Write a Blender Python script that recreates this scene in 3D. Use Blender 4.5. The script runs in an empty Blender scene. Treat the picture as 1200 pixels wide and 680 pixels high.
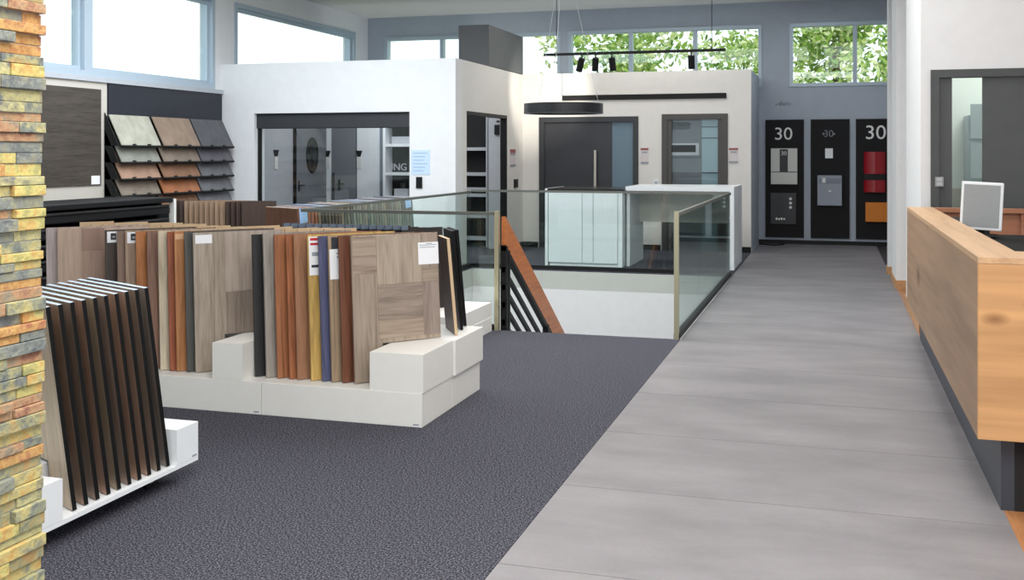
import bpy, math, random
from mathutils import Vector, Matrix
random.seed(7)
C = bpy.context.scene.collection
PI = math.pi
F = 1229.0
TH = math.atan(375.0 / F)
ct, st = math.cos(TH), math.sin(TH)
EYE = 1.6
HOR = 180.0

# ---- camera geometry helpers: a measured photo point on a known wall plane -> metres on that plane
def onY(px, py, Y):
    r = (px - 600) / F
    d = Y / (ct + st * r)
    return (ct * r - st) * d, EYE - d * (py - HOR) / F
def onX(px, py, X):
    r = (px - 600) / F
    d = X / (ct * r - st)
    return (ct + st * r) * d, EYE - d * (py - HOR) / F
def rowX(px, Y):
    return onY(px, HOR, Y)[0]

# ---------------------------------------------------------------- materials
def lin(c):
    out = []
    for v in c:
        v = v / 255.0
        out.append(v / 12.92 if v <= 0.04045 else ((v + 0.055) / 1.055) ** 2.4)
    return (out[0], out[1], out[2], 1.0)
MC = {}
def newmat(name):
    m = bpy.data.materials.new(name)
    m.use_nodes = True
    nt = m.node_tree
    return m, nt, nt.nodes['Principled BSDF']
def plain(name, rgb, rough=0.5, metal=0.0, spec=0.5, noise=0.0, nscale=30.0, bump=0.0):
    key = (name,)
    if key in MC: return MC[key]
    m, nt, b = newmat(name)
    b.inputs['Roughness'].default_value = rough
    b.inputs['Metallic'].default_value = metal
    b.inputs['Specular IOR Level'].default_value = spec
    col = lin(rgb)
    if noise > 0 or bump > 0:
        tc = nt.nodes.new('ShaderNodeTexCoord')
        n = nt.nodes.new('ShaderNodeTexNoise'); n.inputs['Scale'].default_value = nscale; n.inputs['Detail'].default_value = 4
        nt.links.new(tc.outputs['Object'], n.inputs['Vector'])
        r = nt.nodes.new('ShaderNodeValToRGB')
        r.color_ramp.elements[0].position = 0.3; r.color_ramp.elements[1].position = 0.7
        r.color_ramp.elements[0].color = tuple(max(0, v * (1 - noise)) for v in col[:3]) + (1,)
        r.color_ramp.elements[1].color = tuple(min(1, v * (1 + noise)) for v in col[:3]) + (1,)
        nt.links.new(n.outputs['Fac'], r.inputs['Fac']); nt.links.new(r.outputs['Color'], b.inputs['Base Color'])
        if bump > 0:
            bp = nt.nodes.new('ShaderNodeBump'); bp.inputs['Strength'].default_value = bump; bp.inputs['Distance'].default_value = 0.005
            nt.links.new(n.outputs['Fac'], bp.inputs['Height']); nt.links.new(bp.outputs['Normal'], b.inputs['Normal'])
    else:
        b.inputs['Base Color'].default_value = col
    MC[key] = m
    return m
wn = [0]
def wood(rgb, contrast=0.28, axis='z', rough=0.45, fine=26.0, knots=0.0):
    """procedural wood: noise stretched along the grain axis"""
    wn[0] += 1
    m, nt, b = newmat('wood_%d' % wn[0])
    b.inputs['Roughness'].default_value = rough
    b.inputs['Specular IOR Level'].default_value = 0.35
    tc = nt.nodes.new('ShaderNodeTexCoord'); mp = nt.nodes.new('ShaderNodeMapping')
    s = {'z': (1, 1, .06), 'x': (.06, 1, 1), 'y': (1, .06, 1)}[axis]
    mp.inputs['Scale'].default_value = s
    mp.inputs['Location'].default_value = (random.uniform(-9, 9), random.uniform(-9, 9), random.uniform(-9, 9))
    nt.links.new(tc.outputs['Object'], mp.inputs['Vector'])
    n1 = nt.nodes.new('ShaderNodeTexNoise'); n1.inputs['Scale'].default_value = fine; n1.inputs['Detail'].default_value = 6; n1.inputs['Distortion'].default_value = 1.2
    n2 = nt.nodes.new('ShaderNodeTexNoise'); n2.inputs['Scale'].default_value = fine * 4.5; n2.inputs['Detail'].default_value = 2
    nt.links.new(mp.outputs['Vector'], n1.inputs['Vector']); nt.links.new(mp.outputs['Vector'], n2.inputs['Vector'])
    mx = nt.nodes.new('ShaderNodeMath'); mx.operation = 'MULTIPLY_ADD'; mx.inputs[1].default_value = 0.35
    nt.links.new(n2.outputs['Fac'], mx.inputs[0])
    m2 = nt.nodes.new('ShaderNodeMath'); m2.operation = 'MULTIPLY'; m2.inputs[1].default_value = 0.65
    nt.links.new(n1.outputs['Fac'], m2.inputs[0]); nt.links.new(m2.outputs[0], mx.inputs[2])
    r = nt.nodes.new('ShaderNodeValToRGB'); e = r.color_ramp.elements
    gy = .35 * rgb[0] + .5 * rgb[1] + .15 * rgb[2]
    col = lin(tuple(v * .8 + gy * .2 for v in rgb))
    e[0].position = .32; e[1].position = .68
    e[0].color = (col[0] * (1 - contrast * 1.3), col[1] * (1 - contrast * 1.4), col[2] * (1 - contrast * 1.5), 1)
    e[1].color = (min(1, col[0] * (1 + contrast * .9)), min(1, col[1] * (1 + contrast * .9)), min(1, col[2] * (1 + contrast * .85)), 1)
    em = e.new(.5); em.color = col
    nt.links.new(mx.outputs[0], r.inputs['Fac'])
    last = r.outputs['Color']
    if knots > 0:
        v = nt.nodes.new('ShaderNodeTexVoronoi'); v.inputs['Scale'].default_value = knots
        mp2 = nt.nodes.new('ShaderNodeMapping'); mp2.inputs['Scale'].default_value = {'z': (1, 1, .5), 'x': (.5, 1, 1), 'y': (1, .5, 1)}[axis]
        nt.links.new(tc.outputs['Object'], mp2.inputs['Vector']); nt.links.new(mp2.outputs['Vector'], v.inputs['Vector'])
        kr = nt.nodes.new('ShaderNodeValToRGB'); kr.color_ramp.elements[0].position = .04; kr.color_ramp.elements[1].position = .2
        kr.color_ramp.elements[0].color = (.28, .2, .16, 1); kr.color_ramp.elements[1].color = (1, 1, 1, 1)
        nt.links.new(v.outputs['Distance'], kr.inputs['Fac'])
        mm = nt.nodes.new('ShaderNodeMix'); mm.data_type = 'RGBA'; mm.blend_type = 'MULTIPLY'; mm.inputs['Factor'].default_value = .75
        nt.links.new(last, mm.inputs['A']); nt.links.new(kr.outputs['Color'], mm.inputs['B']); last = mm.outputs['Result']
    nt.links.new(last, b.inputs['Base Color'])
    bp = nt.nodes.new('ShaderNodeBump'); bp.inputs['Strength'].default_value = .15; bp.inputs['Distance'].default_value = .002
    nt.links.new(mx.outputs[0], bp.inputs['Height']); nt.links.new(bp.outputs['Normal'], b.inputs['Normal'])
    return m
def glass(name, tint, refl=0.1, rough=0.0):
    key = (name,)
    if key in MC: return MC[key]
    m = bpy.data.materials.new(name); m.use_nodes = True
    nt = m.node_tree; nt.nodes.clear()
    out = nt.nodes.new('ShaderNodeOutputMaterial')
    t = nt.nodes.new('ShaderNodeBsdfTransparent'); t.inputs['Color'].default_value = tint
    g = nt.nodes.new('ShaderNodeBsdfGlossy'); g.inputs['Roughness'].default_value = rough; g.inputs['Color'].default_value = (.9, 1, .97, 1)
    fr = nt.nodes.new('ShaderNodeLayerWeight'); fr.inputs['Blend'].default_value = .5
    pw = nt.nodes.new('ShaderNodeMath'); pw.operation = 'POWER'; pw.inputs[1].default_value = 4.5
    nt.links.new(fr.outputs['Facing'], pw.inputs[0])
    ad = nt.nodes.new('ShaderNodeMath'); ad.operation = 'MULTIPLY_ADD'; ad.inputs[1].default_value = .8; ad.inputs[2].default_value = refl; ad.use_clamp = True
    nt.links.new(pw.outputs[0], ad.inputs[0])
    mx = nt.nodes.new('ShaderNodeMixShader')
    nt.links.new(ad.outputs[0], mx.inputs['Fac']); nt.links.new(t.outputs[0], mx.inputs[1]); nt.links.new(g.outputs[0], mx.inputs[2])
    nt.links.new(mx.outputs[0], out.inputs['Surface'])
    MC[key] = m
    return m

WHITE = plain('wall_white', (226, 227, 228), .7, noise=.02, nscale=8)
WHITE2 = plain('partition_white', (224, 221, 216), .7, noise=.02, nscale=8)
WHITE_SHADED = plain('wall_white_shaded', (168, 176, 188), .7, noise=.03, nscale=6)  # white wall with its shade painted in as grey-blue
CEIL = plain('ceiling_grey', (205, 203, 198), .8, noise=.02, nscale=4)
LACQ = plain('white_lacquer', (232, 231, 226), .4, noise=.012, nscale=14)
LACQ2 = plain('white_lacquer_cool', (236, 240, 243), .35, noise=.01, nscale=14)
BLACK = plain('black_paint', (18, 18, 20), .5, spec=.3)
BLACKM = plain('black_matt', (16, 16, 17), .8)
ANTH = plain('anthracite_paint', (48, 50, 54), .5, noise=.06, nscale=12)
DGREY = plain('dark_grey_door', (74, 77, 79), .5, noise=.06, nscale=9)
MGREY = plain('mid_grey', (120, 124, 130), .55, noise=.04, nscale=10)
LGREY = plain('light_grey', (178, 182, 188), .6, noise=.03, nscale=10)
RAILM = plain('rail_steel', (120, 122, 116), .4, metal=.6)
STEEL = plain('brushed_steel', (190, 190, 186), .32, metal=.9)
ALU = plain('window_aluminium', (176, 190, 202), .4, metal=.2)
SKYSHEEN = plain('sky_sheen_edge', (196, 216, 236), .35)  # sky reflection on the board tops, painted as pale blue
PAPER = plain('paper', (238, 239, 242), .8)
PAPERB = plain('paper_blue', (158, 190, 232), .8)
RED = plain('red_print', (190, 40, 45), .6)
INK = plain('ink', (50, 52, 60), .7)
INKG = plain('ink_grey', (150, 155, 165), .7)
REDM = plain('red_lacquer', (150, 22, 34), .22)
ORANGE = plain('orange_lacquer', (205, 118, 22), .4)
GLASS = glass('clear_glass', (.95, .985, .975, 1), .03)
GLASSR = glass('window_glass', (.96, .98, .98, 1), .02)
GLASSD = glass('dark_glass', (.55, .62, .66, 1), .06)
GLASSO = glass('front_glass', (.9, .92, .93, 1), .03)
SIGNW = plain('sign_white', (225, 225, 222), .5)

# ---------------------------------------------------------------- mesh builder
class G:
    def __init__(s): s.v = []; s.f = []; s.m = []
    def add(s, vs, fs, m=0):
        o = len(s.v); s.v += [tuple(p) for p in vs]
        for f in fs: s.f.append([o + i for i in f]); s.m.append(m)
        return s
    def box(s, x0, x1, y0, y1, z0, z1, m=0):
        x0, x1 = min(x0, x1), max(x0, x1); y0, y1 = min(y0, y1), max(y0, y1); z0, z1 = min(z0, z1), max(z0, z1)
        return s.add([(x0, y0, z0), (x1, y0, z0), (x1, y1, z0), (x0, y1, z0), (x0, y0, z1), (x1, y0, z1), (x1, y1, z1), (x0, y1, z1)],
                     [(0, 3, 2, 1), (4, 5, 6, 7), (0, 1, 5, 4), (1, 2, 6, 5), (2, 3, 7, 6), (3, 0, 4, 7)], m)
    def prism(s, pts, axis, a, b, m=0, mcap=None, medge=None):
        """pts: counter-clockwise outline; axis x: (y,z) outline, y: (x,z), z: (x,y)"""
        n = len(pts)
        def P(p, t):
            return {'x': (t, p[0], p[1]), 'y': (p[0], t, p[1]), 'z': (p[0], p[1], t)}[axis]
        vs = [P(p, a) for p in pts] + [P(p, b) for p in pts]
        o = len(s.v); s.v += vs
        s.f.append([o + i for i in range(n)][::-1]); s.m.append(m if mcap is None else mcap[0])
        s.f.append([o + n + i for i in range(n)]); s.m.append(m if mcap is None else mcap[1])
        for i in range(n):
            j = (i + 1) % n
            s.f.append([o + i, o + j, o + n + j, o + n + i]); s.m.append(m if medge is None else medge[i])
        return s
    def cyl(s, p0, p1, r, n=16, m=0, r1=None):
        p0 = Vector(p0); p1 = Vector(p1); r1 = r if r1 is None else r1
        d = (p1 - p0).normalized()
        u = d.orthogonal().normalized(); w = d.cross(u)
        vs = []
        for p, rr in ((p0, r), (p1, r1)):
            for i in range(n):
                a = 2 * PI * i / n
                vs.append(p + (u * math.cos(a) + w * math.sin(a)) * rr)
        fs = [[i, (i + 1) % n, n + (i + 1) % n, n + i] for i in range(n)]
        fs += [list(range(n))[::-1], [n + i for i in range(n)]]
        return s.add(vs, fs, m)
    def beam(s, p0, p1, h, t, m=0):
        """sloping bar in the YZ plane, h tall (vertical), t thick in x"""
        x = p0[0]
        pts = [(p0[1], p0[2] - h), (p1[1], p1[2] - h), (p1[1], p1[2]), (p0[1], p0[2])]
        return s.prism(pts, 'x', x - t / 2, x + t / 2, m)
    def lathe(s, prof, c, n=48, m=0, closed=True):
        k = len(prof); vs = []
        for i in range(n):
            a = 2 * PI * i / n
            for r, z in prof: vs.append((c[0] + r * math.cos(a), c[1] + r * math.sin(a), c[2] + z))
        fs = []
        for i in range(n):
            j = (i + 1) % n
            for q in range(k if closed else k - 1):
                p = (q + 1) % k
                fs.append([i * k + q, j * k + q, j * k + p, i * k + p])
        return s.add(vs, fs, m)
    def build(s, name, mats, parent=None, loc=None, smooth=False, bevel=0.0):
        me = bpy.data.meshes.new(name)
        vs = s.v
        if parent is not None and loc is None:
            L = parent['_base'] if '_base' in parent else (0, 0, 0)
            vs = [(x - L[0], y - L[1], z - L[2]) for x, y, z in vs]
        me.from_pydata(vs, [], s.f)
        mats = mats if isinstance(mats, (list, tuple)) else [mats]
        for mm in mats: me.materials.append(mm)
        me.polygons.foreach_set('material_index', s.m)
        if smooth: me.polygons.foreach_set('use_smooth', [True] * len(me.polygons))
        me.update()
        import bmesh
        bm = bmesh.new(); bm.from_mesh(me); bmesh.ops.recalc_face_normals(bm, faces=bm.faces); bm.to_mesh(me); bm.free()
        o = bpy.data.objects.new(name, me); C.objects.link(o)
        if parent is not None: o.parent = parent
        if loc is not None: o.location = loc
        if bevel > 0:
            b = o.modifiers.new('bevel', 'BEVEL'); b.width = bevel; b.segments = 2; b.limit_method = 'ANGLE'
        return o
def tag(o, label=None, cat=None, group=None, kind=None):
    if label: o['label'] = label
    if cat: o['category'] = cat
    if group: o['group'] = group
    if kind: o['kind'] = kind
    return o
def empty(name, loc, label, cat, group=None, rot=(0, 0, 0)):
    """a thing's root; children built in world metres are shifted by its base"""
    o = bpy.data.objects.new(name, None); C.objects.link(o)
    o.empty_display_size = .1
    o.location = loc; o.rotation_euler = rot
    if rot == (0, 0, 0): o['_base'] = tuple(loc)
    return tag(o, label, cat, group)
def struct(name, g, mats, label=None, **k):
    o = g.build(name, mats, **k); o['kind'] = 'structure'
    if label: o['label'] = label
    return o
def single(name, g, mats, base, label, cat, group=None, **k):
    """a thing that is one mesh, origin at its base"""
    g.v = [(x - base[0], y - base[1], z - base[2]) for x, y, z in g.v]
    o = g.build(name, mats, loc=base, **k)
    return tag(o, label, cat, group)
def text(name, body, size, mat, parent, loc, rot=(PI / 2, 0, 0), align='CENTER', ext=.004, sx=1.0):
    cu = bpy.data.curves.new(name, 'FONT'); cu.body = body; cu.size = size; cu.extrude = ext
    cu.align_x = align; cu.align_y = 'CENTER'; cu.offset = 0.0
    t = bpy.data.objects.new(name + '_tmp', cu); C.objects.link(t)
    dg = bpy.context.evaluated_depsgraph_get()
    me = bpy.data.meshes.new_from_object(t.evaluated_get(dg))
    C.objects.unlink(t); bpy.data.objects.remove(t); bpy.data.curves.remove(cu)
    me.materials.clear(); me.materials.append(mat)
    o = bpy.data.objects.new(name, me); C.objects.link(o)
    if parent is not None:
        o.parent = parent
        L = parent['_base'] if '_base' in parent else (0, 0, 0)
        loc = tuple(loc[i] - L[i] for i in range(3))
    o.location = loc; o.rotation_euler = rot; o.scale = (sx, 1, 1)
    return o

ORD = ['first', 'second', 'third', 'fourth', 'fifth', 'sixth', 'seventh', 'eighth', 'ninth', 'tenth']

# ================================================================ THE SETTING
PX = -1.25          # left edge of the tiled path
LW = -8.87          # left outer wall
WY = 13.92          # wall with the wide opening
SW = -5.08          # wall running back to the office wall
BY = 17.3           # office back wall
FY = 19.2           # far wall with the letterbox panels
HX0, HX1, HY0, HY1 = -4.85, PX, 9.05, 14.0    # stairwell
HT = 4.3            # ceiling

def carpet_mat():
    m, nt, b = newmat('carpet_speckled')
    b.inputs['Roughness'].default_value = .95; b.inputs['Specular IOR Level'].default_value = .1
    tc = nt.nodes.new('ShaderNodeTexCoord')
    n = nt.nodes.new('ShaderNodeTexNoise'); n.inputs['Scale'].default_value = 120; n.inputs['Detail'].default_value = 2; n.inputs['Roughness'].default_value = .8
    n2 = nt.nodes.new('ShaderNodeTexNoise'); n2.inputs['Scale'].default_value = 1.3
    nt.links.new(tc.outputs['Object'], n.inputs['Vector']); nt.links.new(tc.outputs['Object'], n2.inputs['Vector'])
    r = nt.nodes.new('ShaderNodeValToRGB'); e = r.color_ramp.elements
    e[0].position = .39; e[1].position = .63
    e[0].color = lin((30, 31, 36)); e[1].color = lin((122, 122, 134))
    k = e.new(.5); k.color = lin((61, 62, 70))
    nt.links.new(n.outputs['Fac'], r.inputs['Fac'])
    nt.links.new(r.outputs['Color'], b.inputs['Base Color'])
    bp = nt.nodes.new('ShaderNodeBump'); bp.inputs['Strength'].default_value = .5; bp.inputs['Distance'].default_value = .004
    nt.links.new(n.outputs['Fac'], bp.inputs['Height']); nt.links.new(bp.outputs['Normal'], b.inputs['Normal'])
    return m
def tile_mat():
    m, nt, b = newmat('concrete_tile')
    b.inputs['Roughness'].default_value = .5; b.inputs['Specular IOR Level'].default_value = .35
    tc = nt.nodes.new('ShaderNodeTexCoord')
    mp = nt.nodes.new('ShaderNodeMapping'); mp.inputs['Scale'].default_value = (.7, 1.5, 1)
    nt.links.new(tc.outputs['Object'], mp.inputs['Vector'])
    n = nt.nodes.new('ShaderNodeTexNoise'); n.inputs['Scale'].default_value = 1.7; n.inputs['Detail'].default_value = 9; n.inputs['Roughness'].default_value = .6
    nt.links.new(mp.outputs['Vector'], n.inputs['Vector'])
    n2 = nt.nodes.new('ShaderNodeTexNoise'); n2.inputs['Scale'].default_value = 60; n2.inputs['Detail'].default_value = 2
    nt.links.new(tc.outputs['Object'], n2.inputs['Vector'])
    r = nt.nodes.new('ShaderNodeValToRGB'); e = r.color_ramp.elements
    e[0].position = .3; e[1].position = .72; e[0].color = lin((112, 110, 113)); e[1].color = lin((138, 135, 138))
    nt.links.new(n.outputs['Fac'], r.inputs['Fac'])
    mm = nt.nodes.new('ShaderNodeMix'); mm.data_type = 'RGBA'; mm.blend_type = 'OVERLAY'; mm.inputs['Factor'].default_value = .12
    nt.links.new(r.outputs['Color'], mm.inputs['A']); nt.links.new(n2.outputs['Color'], mm.inputs['B'])
    nt.links.new(mm.outputs['Result'], b.inputs['Base Color'])
    return m
CARPET = carpet_mat(); TILE = tile_mat()
GROUT = plain('grout', (104, 104, 105), .9)
SLAB = plain('slab_edge', (190, 194, 188), .7, noise=.03, nscale=5)
WOODF = wood((176, 112, 62), .25, 'y', .4)

g = G()
for (a, b_, c, d) in ((LW, PX, -5, HY0), (LW, HX0, HY0, HY1), (LW, PX, HY1, BY + .1)):
    g.box(a, b_, c, d, -.02, 0, 0)
    g.box(a, b_, c, d, -.27, -.02, 1)
struct('floor', g, [CARPET, SLAB], 'dark grey speckled carpet around the stair opening')
# tiled path: one mesh, large tiles with narrow joints
g = G()
g.box(PX, .735, -5, FY, -.27, -.004, 1)
y = 4.92 - 1.02 * 9
while y < FY:
    g.box(PX + .004, .735, max(-5, y + .002), min(FY, y + 1.018), -.004, 0, 0)
    y += 1.02
struct('floor_path', g, [TILE, GROUT], 'grey concrete-look tiled path along the reception counter')
g = G(); g.box(.735, 5.5, -5, 14.0, -.27, 0)
struct('floor_wood', g, WOODF, 'orange wood floor behind the reception counter')
g = G(); g.box(.735, 5.5, 14.0, FY, -.27, 0)
struct('floor_side', g, ANTH, 'dark floor right of the path at the far end')
# stairwell shell below the floor
g = G()
g.box(HX0 - .1, HX1 + .02, HY1, HY1 + .1, -3.1, -.27)
g.box(HX0 - .1, HX0, HY0, HY1, -3.1, -.27)
g.box(HX1, HX1 + .1, HY0, HY1, -3.1, -.27)
g.box(HX0 - .1, HX1 + .1, HY0 - .1, HY0, -3.1, -.27)
struct('wall_stairwell', g, WHITE, 'white lower walls of the stairwell')
g = G(); g.box(HX0 - .1, HX1 + .1, HY0 - .1, HY1 + .1, -3.2, -3.1)
struct('floor_lower', g, LGREY, 'grey floor of the storey below')
# stairs going down
g = G(); run, rise = .29, .1873
for i in range(15):
    g.box(-2.78, HX1 - .03, HY0 + .01 + i * run, HY0 + .01 + (i + 1) * run + .02, -(i + 1) * rise - .06, -(i + 1) * rise)
    g.box(-2.78, HX1 - .03, HY0 + .01 + i * run, HY0 + .03 + i * run, -(i + 1) * rise, -i * rise - .03)
struct('stairs', g, ANTH, 'dark stair flight going down from the carpet')

# left outer wall with its ribbon of windows
g = G()
g.box(LW - .25, LW, -5, FY, -.27, 2.56)
g.box(LW - .25, LW, -5, FY, 3.95, HT)
for y0, y1 in ((-5, -4.6), (13.75, 14.3), (18.6, FY)):
    g.box(LW - .25, LW, y0, y1, 2.56, 3.95)
struct('wall_left', g, WHITE, 'white outer wall on the left')
def window_left(n, y0, y1):
    f = G(); t = .075
    for a, b_, c, d in ((y0, y1, 2.56, 2.56 + t), (y0, y1, 3.95 - t, 3.95), (y0, y0 + t, 2.56 + t, 3.95 - t), (y1 - t, y1, 2.56 + t, 3.95 - t)):
        f.box(LW - .18, LW + .02, a, b_, c, d)
    o = struct('window_%d' % n, f, ALU, 'pale grey framed high window on the left wall')
    s = G(); w = .05
    a0, a1, z0, z1 = y0 + t, y1 - t, 2.56 + t, 3.95 - t
    for a, b_, c, d in ((a0, a1, z0, z0 + w), (a0, a1, z1 - w, z1), (a0, a0 + w, z0 + w, z1 - w), (a1 - w, a1, z0 + w, z1 - w)):
        s.box(LW - .1, LW - .04, a, b_, c, d)
    s.build('sash', ALU, o)
    p = G().box(LW - .08, LW - .065, a0 + w, a1 - w, z0 + w, z1 - w)
    p.build('pane', GLASSR, o)
ys = [-4.6, -1.6, 1.4, 4.4, 7.4, 10.95, 13.75]
for i in range(6): window_left(i + 1, ys[i], ys[i + 1])
window_left(7, 14.3, 18.6)
g = G().box(LW - .02, LW + .06, 7, WY, 2.5, 2.56)
struct('trim_1', g, LGREY, 'grey sill under the left windows')

# wall with the wide opening (faces the camera)
ox0, ox1, oz = -8.29, -5.78, 2.2
g = G()
g.box(LW, ox0, WY, WY + .3, 0, 2.95); g.box(ox1, SW, WY, WY + .3, 0, 2.95); g.box(ox0, ox1, WY, WY + .3, oz, 2.95)
struct('wall_opening', g, WHITE, 'white partition wall with a wide glazed opening')
# wall running back, with its own opening
g = G(); ty0, ty1 = 14.39, 16.36
g.box(SW - .12, SW, WY + .3, ty0, 0, 2.95); g.box(SW - .12, SW, ty1, BY, 0, 2.95); g.box(SW - .12, SW, ty0, ty1, 2.22, 2.95)
struct('wall_return', g, WHITE2, 'white return wall with a tall dark opening')
# office back wall with two door openings
dx = [(-4.79, -3.08, 2.22), (-2.69, -1.617, 2.25)]
g = G()
g.box(LW, SW - .12, BY, BY + .14, 0, 2.96)
g.box(SW - .12, dx[0][0], BY, BY + .14, 0, 2.96); g.box(dx[0][1], dx[1][0], BY, BY + .14, 0, 2.96); g.box(dx[1][1], PX, BY, BY + .14, 0, 2.96)
g.box(dx[0][0], dx[0][1], BY, BY + .14, dx[0][2], 2.96); g.box(dx[1][0], dx[1][1], BY, BY + .14, dx[1][2], 2.96)
struct('wall_back', g, WHITE2, 'off-white office wall with two dark doors')
g = G().box(PX - .14, PX, BY + .14, FY, 0, 2.96)
struct('wall_corridor', g, WHITE_SHADED, 'wall end in painted shade beside the letterbox panels')
g = G(); g.box(SW, dx[0][0] - .02, BY - .015, BY, 0, .09); g.box(dx[0][1] + .02, dx[1][0] - .02, BY - .015, BY, 0, .09); g.box(dx[1][1] + .02, PX, BY - .015, BY, 0, .09)
g.box(SW, SW + .015, ty1, BY, 0, .09)
struct('baseboard_back', g, BLACK, 'black skirting of the office wall')
g = G().box(-4.38, -1.64, BY - .03, BY + .001, 2.5, 2.585)
struct('trim_2', g, BLACKM, 'long black slot above the office doors')
g = G().box(-4.395, -4.37, BY - .012, BY, 2.585, 2.96)
struct('trim_3', g, LGREY, 'vertical panel joint above the black slot')

# far wall with high windows
wz0, wz1 = 2.78, 3.9
wins = [(-8.5, -4.9), (-4.75, -1.2), (-.72, 1.6)]
g = G()
g.box(LW, 5.5, FY, FY + .25, -.27, wz0); g.box(LW, 5.5, FY, FY + .25, wz1, HT)
xs = [LW] + [v for w in wins for v in w] + [5.5]
for i in range(0, len(xs), 2): g.box(xs[i], xs[i + 1], FY, FY + .25, wz0, wz1)
struct('wall_far', g, WHITE_SHADED, 'far wall with shade painted grey-blue, above and around the letterbox panels')
for i, (a, b_) in enumerate(wins):
    f = G(); t = .06
    f.box(a, b_, FY - .02, FY + .15, wz0, wz0 + t); f.box(a, b_, FY - .02, FY + .15, wz1 - t, wz1)
    f.box(a, a + t, FY - .02, FY + .15, wz0 + t, wz1 - t); f.box(b_ - t, b_, FY - .02, FY + .15, wz0 + t, wz1 - t)
    n = max(1, round((b_ - a) / 1.2))
    for k in range(1, n): 
        xm = a + (b_ - a) * k / n
        if i == 2: xm = rowX(1002, FY)
        f.box(xm - .035, xm + .035, FY, FY + .13, wz0 + t, wz1 - t)
    o = struct('window_%d' % (8 + i), f, ALU, 'high window with green trees outside')
    G().box(a + t, b_ - t, FY + .06, FY + .075, wz0 + t, wz1 - t).build('pane', GLASSR, o)
g = G().box(PX, 1.9, FY - .015, FY, 0, .07)
struct('baseboard_far', g, BLACK, 'black skirting below the letterbox panels')

# right-hand walls of the corridor (stepped piers)
g = G(); g.box(.755, 1.0, 10.12, 11.9, 0, HT); g.box(.73, 1.05, 13.2, 14.2, 0, HT); g.box(.71, 1.05, 14.75, 14.95, 0, HT); g.box(1.9, 2.1, 14.95, FY, 0, HT); g.box(1.05, 2.1, 14.75, 14.95, 0, HT)
struct('wall_right', g, WHITE, 'white wall piers along the right of the corridor')
g = G(); g.box(.74, .755, 9.97, 11.9, 0, .1); g.box(.715, .73, 13.19, 14.2, 0, .1); g.box(.715, .86, 13.185, 13.2, 0, .1)
g.box(.695, .71, 14.74, 14.95, 0, .1); g.box(.695, .86, 14.735, 14.75, 0, .1)
struct('baseboard_right', g, wood((196, 140, 88), .2, 'y'), 'oak skirting of the right-hand wall piers')
# wall behind the reception with the dark door
WD = 9.97; d0, d1, dz = .835, 2.1, 2.34
g = G(); g.box(.755, d0, WD, WD + .15, 0, HT); g.box(d1, 5.5, WD, WD + .15, 0, HT); g.box(d0, d1, WD, WD + .15, dz, HT)
struct('wall_reception', g, WHITE, 'white wall behind the reception counter')
g = G(); g.box(1.0, 3.2, 11.9, 12.0, 0, HT); g.box(3.2, 3.3, WD + .15, 12, 0, HT)
struct('wall_backroom', g, WHITE, 'white wall of the room behind the dark door')
g = G(); g.box(5.5, 5.7, -5, WD + .15, -.27, .6); g.box(5.5, 5.7, -5, WD + .15, 3.8, HT); g.box(5.5, 5.7, WD, FY, .6, 3.8)
struct('wall_side', g, WHITE)
g = G(); g.box(LW, 5.5, -5.2, -5, 3.7, HT); g.box(LW, 5.5, -5.2, -5, -.27, .1); g.box(LW, -7, -5.2, -5, .1, 3.7)
struct('wall_behind', g, WHITE)
g = G().box(LW - .25, 5.7, -5, FY + .25, HT, HT + .15)
struct('ceiling', g, CEIL, 'pale ceiling')
# dark duct panel above the return wall
y0 = onX(573, 80, SW)[0]
g = G().box(SW - .5, SW, y0, BY, 2.96, 3.6)
single('ventilation_duct', g, plain('duct_grey', (92, 94, 96), .6), (SW - .25, (y0 + BY) / 2, 2.96), 'dark grey duct box on top of the return wall', 'duct', bevel=.004)

# stone pillar at the left edge
stones = []
pal = [((96, 104, 104), (150, 146, 96), (178, 130, 66)), ((176, 110, 52), (196, 146, 72), (160, 88, 60)), ((88, 96, 100), (118, 124, 116), (140, 138, 100)),
       ((150, 148, 84), (190, 176, 88), (198, 132, 58)), ((140, 84, 66), (176, 130, 86), (120, 118, 100)), ((92, 100, 102), (132, 136, 108), (188, 172, 92)),
       ((194, 140, 60), (184, 168, 92), (128, 128, 104)), ((130, 134, 104), (176, 168, 104), (104, 108, 104))]
for i, (a, b_, c_) in enumerate(pal):
    m, nt, b = newmat('split_stone_%d' % i)
    b.inputs['Roughness'].default_value = .85; b.inputs['Specular IOR Level'].default_value = .25
    tc = nt.nodes.new('ShaderNodeTexCoord'); n = nt.nodes.new('ShaderNodeTexNoise'); n.inputs['Scale'].default_value = 14; n.inputs['Detail'].default_value = 8; n.inputs['Roughness'].default_value = .7
    nt.links.new(tc.outputs['Object'], n.inputs['Vector'])
    r = nt.nodes.new('ShaderNodeValToRGB'); e = r.color_ramp.elements
    e[0].position = .38; e[1].position = .64; ds = lambda c: lin(tuple(min(255, (v * .72 + (c[0] + c[1] + c[2]) / 3 * .28) * 1.1 + 6) for v in c))
    e[0].color = ds(a); e[1].color = ds(c_)
    k = e.new(.5); k.color = ds(b_)
    nt.links.new(n.outputs['Fac'], r.inputs['Fac']); nt.links.new(r.outputs['Color'], b.inputs['Base Color'])
    n2 = nt.nodes.new('ShaderNodeTexNoise'); n2.inputs['Scale'].default_value = 45; n2.inputs['Detail'].default_value = 6
    nt.links.new(tc.outputs['Object'], n2.inputs['Vector'])
    bp = nt.nodes.new('ShaderNodeBump'); bp.inputs['Strength'].default_value = .7; bp.inputs['Distance'].default_value = .01
    nt.links.new(n2.outputs['Fac'], bp.inputs['Height']); nt.links.new(bp.outputs['Normal'], b.inputs['Normal'])
    stones.append(m)
g = G(); SX = -2.2; SE = 2.53
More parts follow.
